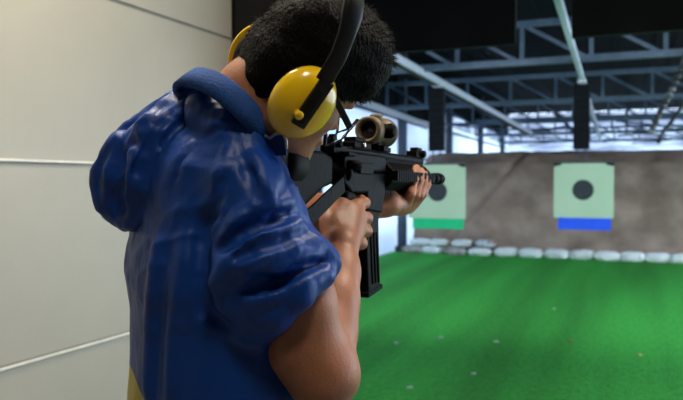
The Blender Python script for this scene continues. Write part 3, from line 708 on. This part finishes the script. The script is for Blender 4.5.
for s in (1, -1):
    MB(ORG).lathe(H(.083, s * .031, .004) - f_ * .011, f_, [(0, .004), (.004, .0095), (.011, .012), (.018, .0095), (.022, .004)], 20).build('eye', M['eye'], person, True)
    MB(ORG).lathe(H(.083, s * .031, .004) + f_ * .0105, f_, [(0, .0055), (.0012, .003)], 16).build('iris', M['hair'], person, True)
    
# ---- hair: cap following the skull plus short strands
def hair():
    f = Field(ORG + [-.32, -.3, 1.3], ORG + [.42, .42, 1.9], .003)
    f.ell(H(.032, 0, .054), HA, (.0955, .081, .096), k=.02)
    for q in (-.018, .018): f.cap(H(-.008, q, .02), H(-.017, q * .8, -.038), .056, .042, k=.02)   # nape
    f.ell(H(.082, 0, .090), HA, (.044, .060, .038), k=.03)                    # fringe
    f.ell(H(.096, 0, .055), HA, (.024, .056, .03), k=.02)
    f.ell(H(.105, 0, -.03), HA, (.075, .14, .068), k=.012, cut=True)          # face
    f.cap(H(.04, .11, -.075), H(.04, -.11, -.075), .075, k=.015, cut=True)    # cheeks and jaw
    me = f.mesh('hair'); relax(me, 2); c = get_co(me); n = get_no(me)
    c = c + n * (.0025 * wob(c, 150, 2) + .0025 * wob(c, 60, 5))[:, None]; set_co(me, c); return me, f
hm, hf = hair()
def strands(me, count=15000):
    c = get_co(me); n = get_no(me); idx = rng.integers(0, len(c), count)
    p = c[idx]; nn = n[idx]; loc = (p - EAR) @ np.stack(HA).T
    top = np.clip((loc[:, 2] + .03) / .12, .12, 1)
    L = (.003 + .008 * top) * rng.uniform(.6, 1.3, count)
    flow = f_[None] * np.where(loc[:, 2] > .1, .9, -.2)[:, None] - u_[None] * np.where(loc[:, 2] > .1, .1, .8)[:, None] + rng.normal(size=(count, 3)) * .35
    d = nn * .30 + flow * .95; d /= np.linalg.norm(d, axis=1)[:, None]
    s = np.cross(d, nn + rng.normal(size=(count, 3)) * .2); s /= np.linalg.norm(s, axis=1)[:, None]
    w = .0006
    v = np.concatenate([p - s * w - nn * .001, p + s * w - nn * .001, p + d * L[:, None]]); k = np.arange(count)
    return v, np.stack([k, k + count, k + 2 * count], 1)
sv, sf = strands(hm)
ho = world_mesh('hair', hm, M['hair'], person, ORG)
me = bpy.data.meshes.new('hair_strands'); me.from_pydata((sv - ORG).tolist(), [], sf.tolist())
so = link('hair_strands', me, M['hair'], ho); so.location = (0, 0, 0)

# ---- jacket
def jacket():
    f = Field(ORG + [-.34, -.42, .74], ORG + [.42, .48, 1.58], .0036)
    A, B = .113, .184
    # boxy trunk: a ring of overlapping columns
    for z0, z1, s0, s1 in ((.80, 1.0, 1.0, .98), (1.0, 1.22, .98, 1.0), (1.22, 1.34, 1.0, .93)):
        for t in np.linspace(-1, 1, 7):
            r0 = A * (1 - .12 * t * t); c = SR * t * (B - A)
            f.cap(ORG + c * s0 + ZU * z0, ORG + c * s1 + ZU * z1, r0 * s0, r0 * s1, k=.03)
    f.ell(ORG + ZU * .71, np.eye(3), (.4, .4, .09), k=.01, cut=True)
    nb = P(214, 149, 1.07)
    f.chain([ORG + ZU * 1.30, nb], [.092, .052], k=.04)
    f.chain([nb, P(227, 167, 1.015), RSH], [.050, .050, .056], k=.02); f.chain([nb, LSH], [.060, .058], k=.04)
    f.cap(P(192, 138, 1.09), P(176, 190, 1.09), .045, .06, k=.04)
    # left sleeve
    f.chain([LSH, P(250, 205, 1.31), P(266, 226, 1.315)], [.060, .056, .052], k=.02)
    # right sleeve, pushed up above the elbow and bulging
    f.chain([RSH, P(250, 205, .965), P(258, 245, .955), P(268, 278, .965)], [.058, .060, .064, .066], k=.02)
    f.cap(P(232, 275, .945), P(248, 300, .95), .042, .040, k=.03)
    f.cap(P(262, 300, .955), P(306, 262, .985), .052, .044, k=.025)
    f.cap(P(306, 262, .99), P(322, 258, 1.02), .036, .024, k=.02)
    f.cap(P(290, 215, 1.0), P(300, 238, 1.01), .025, .022, k=.02)
    # cuff roll: rim running from inside of the elbow to its back
    f.chain([P(330, 258, .985), P(322, 276, .945), P(300, 296, .915), P(277, 316, .92), P(262, 322, .94)], [.016, .015, .015, .016, .018], k=.014)
    # neck hole
    f.cap(P(232, 118, 1.06), P(258, 84, 1.03), .058, .062, k=.012, cut=True)
    f.chain([P(194, 104, 1.03), P(207, 112, .99), P(226, 125, .972), P(245, 142, .97), P(260, 156, .985)], [.022, .025, .026, .025, .021], k=.018)
    # ---- folds on the sleeve
    R = lambda p, r, o, k=.010: f.fold(p, r, o, k)
    C = lambda p, r, o, k=.010: f.fold(p, r, o, k, True)
    R([(334, 262), (318, 250), (300, 256), (282, 268), (262, 262)], .016, .006)
    R([(300, 226), (280, 234), (255, 240), (228, 262), (214, 288)], .015, .006)
    R([(316, 244), (300, 238), (282, 246), (262, 250), (240, 268)], .013, .006)
    R([(322, 275), (300, 284), (276, 292), (250, 300)], .014, .007)
    R([(290, 200), (268, 205), (244, 218), (222, 240)], .013, .006)
    R([(276, 166), (270, 186), (258, 202)], .013, .005)
    R([(254, 158), (260, 174), (266, 190)], .013, .004)
    R([(232, 142), (226, 160), (222, 190), (214, 230)], .010, .005)
    C([(308, 232), (286, 240), (262, 246), (236, 258)], .007, .001)
    C([(296, 212), (272, 220), (246, 228), (220, 250)], .008, .001)
    C([(320, 262), (300, 268), (280, 280), (256, 280)], .007, .001)
    C([(242, 156), (250, 176), (256, 196)], .006, .0)
    C([(300, 274), (270, 286), (246, 290)], .006, .0)
    # groove between sleeve and trunk
    C([(226, 175), (210, 205), (201, 240), (200, 280), (205, 312), (228, 328)], .009, .0, .012)
    # long soft drapes on the trunk
    for x0, x1 in ((156, 150), (180, 172)):
        R([(x0 + 6, 238), (x0, 300), (x1, 396)], .0055, .006, .02)
    # raglan seam
    C([(236, 132), (220, 128), (200, 140), (182, 162), (172, 190)], .0035, .0, .004)
    me = f.mesh('jacket'); relax(me, 2)
    c = get_co(me); n = get_no(me)
    rel = c - ORG; cam_d = (c - CAM) @ FW; px = CX + F * ((c - CAM) @ RT) / cam_d; 
    up = np.clip((c[:, 2] - 1.12) / .18, .10, 1)
    st = c * np.array([1, 1, .45])
    c = c + n * ((.0050 * crease(squash(c, D(.93, .36, 0), .38), 40, 11) + .0026 * crease(squash(c, D(.8, .6, 0), .5), 80, 12)) * up + .0016 * wob(st, 24, 13))[:, None]; set_co(me, c)
    # yellow hem panel: seam height varies round the body
    rel = c - ORG; ang = np.arctan2(rel @ SR, -(rel @ CH))       # 0 at the back, + towards his right side
    zc = .985 + .087 * np.exp(-((ang + .2) / 1.0)**2) + .078 * np.exp(-((ang - 2.35) / .4)**2)
    a = me.attributes.new('hem', 'FLOAT', 'POINT'); a.data.foreach_set('value', (zc - c[:, 2]).astype(np.float32))
    return me, f
jm, jf = jacket()
jo = world_mesh('jacket', jm, M['nylon'], person, ORG)

def hood():
    f = Field(ORG + [-.36, -.25, 1.15], ORG + [.25, .40, 1.60], .003)
    f.chain([P(204, 116, 1.045), P(180, 124, 1.035), P(162, 150, 1.03), P(146, 178, 1.035), P(138, 200, 1.045)], [.026, .038, .050, .056, .044], k=.02)
    f.cap(P(176, 104, 1.10), P(150, 140, 1.11), .026, .040, k=.025)
    f.cap(P(117, 182, 1.06), P(126, 204, 1.06), .034, .036, k=.02)
    f.cap(P(188, 100, 1.03), P(228, 116, .99), .014, .012, k=.03)
    C = lambda p, r, o, k=.010: f.fold(p, r, o, k, True)
    R = lambda p, r, o, k=.010: f.fold(p, r, o, k)
    # rim of the opening, and the hollow beside it
    C([(148, 112), (128, 140), (114, 166), (112, 192), (118, 214)], .014, .002, .012)
    R([(146, 104), (124, 134), (104, 162), (97, 184), (103, 206)], .010, .006, .010)
    R([(170, 96), (150, 120), (136, 148), (128, 176)], .010, .005)
    R([(192, 104), (170, 118), (152, 142), (142, 166)], .010, .004)
    C([(176, 108), (158, 126), (146, 150), (138, 172)], .006, .0, .008)
    R([(206, 112), (184, 124), (166, 146)], .008, .004)
    C([(196, 112), (176, 128), (162, 146)], .005, .0, .008)
    R([(122, 222), (140, 222), (158, 200), (168, 170)], .008, .005)
    me = f.mesh('hood'); relax(me, 2); c = get_co(me); n = get_no(me)
    c = c + n * (.0070 * crease(squash(c, D(.5, .86, 0), .30), 50, 21) + .003 * crease(squash(c, D(.5, .86, 0), .45), 90, 22))[:, None]; set_co(me, c)
    a = me.attributes.new('hem', 'FLOAT', 'POINT'); a.data.foreach_set('value', np.full(len(c), -1, np.float32)); return me
hd = world_mesh('hood', hood(), M['nylon'], jo, ORG); hd.location = (0, 0, 0)

# ---- knitted collar standing round the neck
def collar():
    cc = P(225, 114, 1.018); e1 = (P(264, 142, 1.02) - P(185, 86, 1.07)) / 2; e2 = unit(D(.0, -.15, .98)) * .078
    nrm = unit(np.cross(e1, e2)); nrm = nrm if nrm[2] > 0 else -nrm
    mb = MB(ORG); n = 96; rings = []
    for k in range(n):
        a = 2 * PI * k / n; c0 = cc + e1 * math.cos(a) - e2 * math.sin(a); o = unit(e1 * math.cos(a) - e2 * math.sin(a))
        c0 = c0 + nrm * .016 * max(0, math.sin(a)); w = .0168; t = .0050
        prof = [(-w * 1.1, t), (0, t * 1.25), (w * .9, t), (w * 1.1, 0), (w * .9, -t), (0, -t), (-w * 1.1, -t)]
        rb = .0006 * (1 if k % 2 else -1)
        rings.append([mb.v(c0 + nrm * (y + 0) + o * (x + rb - y * .25)) for y, x in prof])
    for i in range(n):
        A_, B_ = rings[i], rings[(i + 1) % n]
        for j in range(len(A_)): mb.bm.faces.new((A_[j], A_[(j + 1) % len(A_)], B_[(j + 1) % len(A_)], B_[j]))
    return mb.build('collar', M['knit'], jo, True)
co = collar(); co.location = (0, 0, 0)
m = MB(ORG); m.tube([P(263, 135, .962), P(270, 138, .958), (P(277, 133, .955)), P(283, 134, .953), P(286, 140, .952), P(286.5, 149, .952)], .0022, 8); z = m.build('zip_edge', M['lining'], jo, True)
m = MB(ORG); m.prism([(0, 0), (.010, .004), (.022, -.001), (.030, .003), (.034, -.006), (.034, -.028), (0, -.03)], P(262, 135, .962), RT, UP, FH, .004); m.build('collar_flap', M['nylon'], jo, bevel=.0015)

# ---- trousers and shoes
def trousers():
    f = Field(ORG + [-.5, -.6, .02], ORG + [.5, .6, .98], .008)
    for t in np.linspace(-1, 1, 5): f.cap(ORG + SR * t * .07 + ZU * .84, ORG + SR * t * .07 + ZU * .90, .098, .092, k=.04)
    for s, ft in ((1, FR), (-1, FLt)):
        hip = ORG + SR * s * .09 + ZU * .84; kn = (hip + ft + ZU * .12) / 2 + CH * .03; kn[2] = .47
        f.chain([hip, kn, ft + ZU * .12], [.092, .068, .060], k=.03)
    me = f.mesh('trousers'); relax(me, 2); c = get_co(me); n = get_no(me); set_co(me, c + n * (.005 * wob(c, 28, 31))[:, None]); return me
FR = ORG + SR * .16 - CH * .05; FLt = ORG - SR * .20 + CH * .06
tr = world_mesh('trousers', trousers(), M['trouser'], person, ORG)
for ft, dr in ((FR, unit(CH * .8 + SR * .25)), (FLt, unit(CH * .5 - SR * .6))):
    f = Field(ft + [-.3, -.3, -.02], ft + [.3, .3, .25], .005)
    f.chain([ft - dr * .06 + ZU * .045, ft + dr * .07 + ZU * .042, ft + dr * .17 + ZU * .032], [.042, .044, .032], k=.02); f.cap(ft - dr * .02 + ZU * .06, ft + ZU * .13, .045, .042, k=.02)
    f.ell(ft + ZU * -.30, np.eye(3), (.6, .6, .302), k=.004, cut=True)
    me = f.mesh('shoe'); relax(me, 1); c = get_co(me); c[:, 2] = np.maximum(c[:, 2], .001); set_co(me, c)
    world_mesh('shoe', me, M['shoe'], person, ORG)

# =================================================================== EAR DEFENDERS AND SAFETY GLASSES
ed = empty('ear_defenders', EAR)
ub = unit(u_ * 1.0 + f_ * .02); fb = unit(np.cross(l_, ub)); fb = fb if fb @ f_ > 0 else -fb
cu = unit(ub * 1.0 + fb * .0); cf = unit(np.cross(l_, cu)); cf = cf if cf @ f_ > 0 else -cf
def E(f, l, u): return EAR + fb * f + l_ * l + ub * u
def cup(s):
    bm = bmesh.new(); bmesh.ops.create_icosphere(bm, subdivisions=5, radius=1)
    e = lambda a, q: math.copysign(abs(a)**q, a)
    c0 = EAR + l_ * s * .086 - ub * .002 + fb * (.008 if s < 0 else -.010)
    for v in bm.verts:
        x, y, z = v.co
        y = s * y
        th = .033 if s * y > 0 else .004
        X, Z = x * .0455, z * .0525
        k = 1 - .10 * max(0, s * y)
        p = c0 + cf * X * k + cu * Z * k + l_ * (s * abs(y)**.85 * th if s * y > 0 else -s * .002 * 0 + s * -.004 * abs(y))
        v.co = V(p - EAR)
    me = bpy.data.meshes.new('ear_cup'); bm.to_mesh(me); bm.free(); cc = link('ear_cup', me, M['yellow_cup'], ed, True)
    n = 40; mb = MB(EAR); prof = [(-.001, 1.0), (-.006, 1.06), (-.013, 1.05), (-.017, .95), (-.017, .6), (-.004, .6)]
    rg = [[mb.v(c0 + l_ * s * y + cf * math.cos(2 * PI * k / n) * .038 * r + cu * math.sin(2 * PI * k / n) * .048 * r) for k in range(n)] for y, r in prof]
    for A_, B_ in zip(rg, rg[1:] + rg[:1]):
        for k in range(n): mb.bm.faces.new((A_[k], A_[(k + 1) % n], B_[(k + 1) % n], B_[k]))
    mb.build('cushion', M['foam'], cc, True)
    # slider arm lying on the cup, with its knob
    q = lambda a, o, w=0: EAR + l_ * s * o + cu * a + cf * w + fb * (.004 if s < 0 else 0)
    mb = MB(EAR); mb.bar(q(-.026, .121), q(.045, .119), .021, .007, l_ * s); ar = mb.build('slider_arm', M['blackpl'], cc, bevel=.002)
    mb = MB(EAR); mb.bar(q(-.020, .125), q(.030, .123), .008, .004, l_ * s); mb.build('slot', M['gun_grey'], ar, bevel=.001)
    mb = MB(EAR); mb.lathe(q(-.012, .118, -.008), l_ * s, [(0, .006), (.008, .006), (.01, .004)], 16); mb.build('pivot', M['yellow_cup'], ar, True)
    return cc
cup(-1); cup(1)
def band():
    pts = []
    for s_, seq in ((-1, 1),):
        pass
    L = []
    for a, o in ((.040, -.119), (.062, -.117)): L.append(EAR + l_ * o + cu * a)
    up = []
    a0 = EAR + cu * .075 - l_ * .113
    # arc over the crown in the plane of l and a forward leaning up
    top = .180
    for k in range(25):
        t = PI * k / 24; x = -math.cos(t); y = math.sin(t)**.75
        o = .112 * x; base = cu * .078; h = base * (1 - y) + (ub * top - fb * .026) * y
        up.append(EAR + l_ * o + h)
    pts = L[:1] + up + [EAR + l_ * .119 + cu * .040]
    mb = MB(EAR); n = len(pts); rings = []
    for i, p in enumerate(pts):
        d = unit(pts[min(i + 1, n - 1)] - pts[max(i - 1, 0)]); w = unit(fb - d * (fb @ d)); tn = np.cross(d, w)
        t = i / (n - 1); pad = .35 + .65 * min(1, max(0, (math.sin(PI * t) - .30) * 6)); ww = .0105 + .0045 * pad; th = .0030 + .0035 * pad
        rings.append([mb.v(p + w * ww * math.copysign(abs(math.cos(a))**.6, math.cos(a)) + tn * th * math.copysign(abs(math.sin(a))**.7, math.sin(a))) for a in [2 * PI * k / 16 for k in range(16)]])
    for A_, B_ in zip(rings, rings[1:]):
        for k in range(16): mb.bm.faces.new((A_[k], A_[(k + 1) % 16], B_[(k + 1) % 16], B_[k]))
    mb.bm.faces.new(rings[0][::-1]); mb.bm.faces.new(rings[-1])
    mb.build('headband', M['blackpl'], ed, True)
band()
tag(ed, 'pair of yellow ear defenders with black headband worn over the hair', 'ear defenders')

gl = empty('safety_glasses', EAR)
def LH(p): q = p - EAR; return np.array([q @ f_, q @ l_, q @ u_])
ga, gb = LH(P(335, 98, .955)), LH(P(350, 128, .985)); gr = [LH(P(350, 127, .987)), LH(P(346, 136, .992)), LH(P(337, 143, 1.0)), LH(P(325, 147.5, 1.015)), np.array([.092, -.036, -.030]), np.array([.098, -.014, -.008])]
def HM(q, s): return H(q[0], -s * q[1], q[2])
for s in (-1, 1):
    mb = MB(EAR); mb.bar(HM(ga + np.array([-.055, 0, .012]), s), HM(ga, s), .004, .009, u_); mb.bar(HM(ga, s), HM(gb, s), .0045, .0095, f_)
    mb.build('temple', M['blackpl'], gl, bevel=.0015)
    mb = MB(EAR); mb.tube([HM(q, s) for q in gr], .0010, 8); mb.build('rim', M['blackpl'], gl, True)
    mb = MB(EAR); rows = []
    for q in gr:
        b_ = q + np.array([.004, 0, .030]) * (1 if q is not gr[0] else .5)
        rows.append([mb.v(HM(q + (b_ - q) * j / 4, s)) for j in range(5)] + [mb.v(HM(q + (b_ - q) * j / 4 + np.array([-.0012, 0, 0]), s)) for j in (4, 3, 2, 1, 0)])
    for A_, B_ in zip(rows, rows[1:]):
        for j in range(10): mb.bm.faces.new((A_[j], A_[(j + 1) % 10], B_[(j + 1) % 10], B_[j]))
    mb.bm.faces.new(rows[0]); mb.bm.faces.new(rows[-1][::-1])
    mb.build('lens', M['lens'], gl, True)
mb = MB(EAR); mb.tube([H(.098, -.014, -.008), H(.126, 0, -.004), H(.098, .014, -.008)], .002, 8); mb.build('bridge', M['blackpl'], gl, True)
tag(gl, 'clear safety glasses with black arms worn under the yellow ear defenders', 'safety glasses')

# =================================================================== WORLD, CAMERA
w = bpy.data.worlds.new('World'); bpy.context.scene.world = w; w.use_nodes = True; nt = w.node_tree
bg = nt.nodes['Background']; g = nt.nodes.new('ShaderNodeTexGradient'); tc = nt.nodes.new('ShaderNodeTexCoord'); sp = nt.nodes.new('ShaderNodeSeparateXYZ'); rp = nt.nodes.new('ShaderNodeValToRGB')
rp.color_ramp.elements[0].position = .30; rp.color_ramp.elements[0].color = (.45, .50, .55, 1); rp.color_ramp.elements[1].position = .55; rp.color_ramp.elements[1].color = (.66, .83, 1, 1)
mr = nt.nodes.new('ShaderNodeMapRange'); mr.inputs[1].default_value = -1; mr.inputs[2].default_value = 1
nt.links.new(tc.outputs['Generated'], sp.inputs[0]); nt.links.new(sp.outputs['Z'], mr.inputs[0]); nt.links.new(mr.outputs[0], rp.inputs[0]); nt.links.new(rp.outputs[0], bg.inputs[0])
bg.inputs['Strength'].default_value = 5.6
cd = bpy.data.cameras.new('camera'); cam = bpy.data.objects.new('camera', cd); col.objects.link(cam)
cd.sensor_width = 36; cd.lens = 36 * F / 683; cd.clip_start = .02; cd.clip_end = 200
mw = Matrix(((RT[0], UP[0], -FW[0], CAM[0]), (RT[1], UP[1], -FW[1], CAM[1]), (RT[2], UP[2], -FW[2], CAM[2]), (0, 0, 0, 1)))
cam.matrix_world = mw
cd.dof.use_dof = True; cd.dof.focus_distance = 1.02; cd.dof.aperture_fstop = 6.3
sc_ = bpy.context.scene; sc_.camera = cam
sc_.view_settings.view_transform = 'Standard'; sc_.view_settings.look = 'None'; sc_.view_settings.gamma = 1; sc_.view_settings.exposure = 0; sc_.view_settings.use_curve_mapping = False
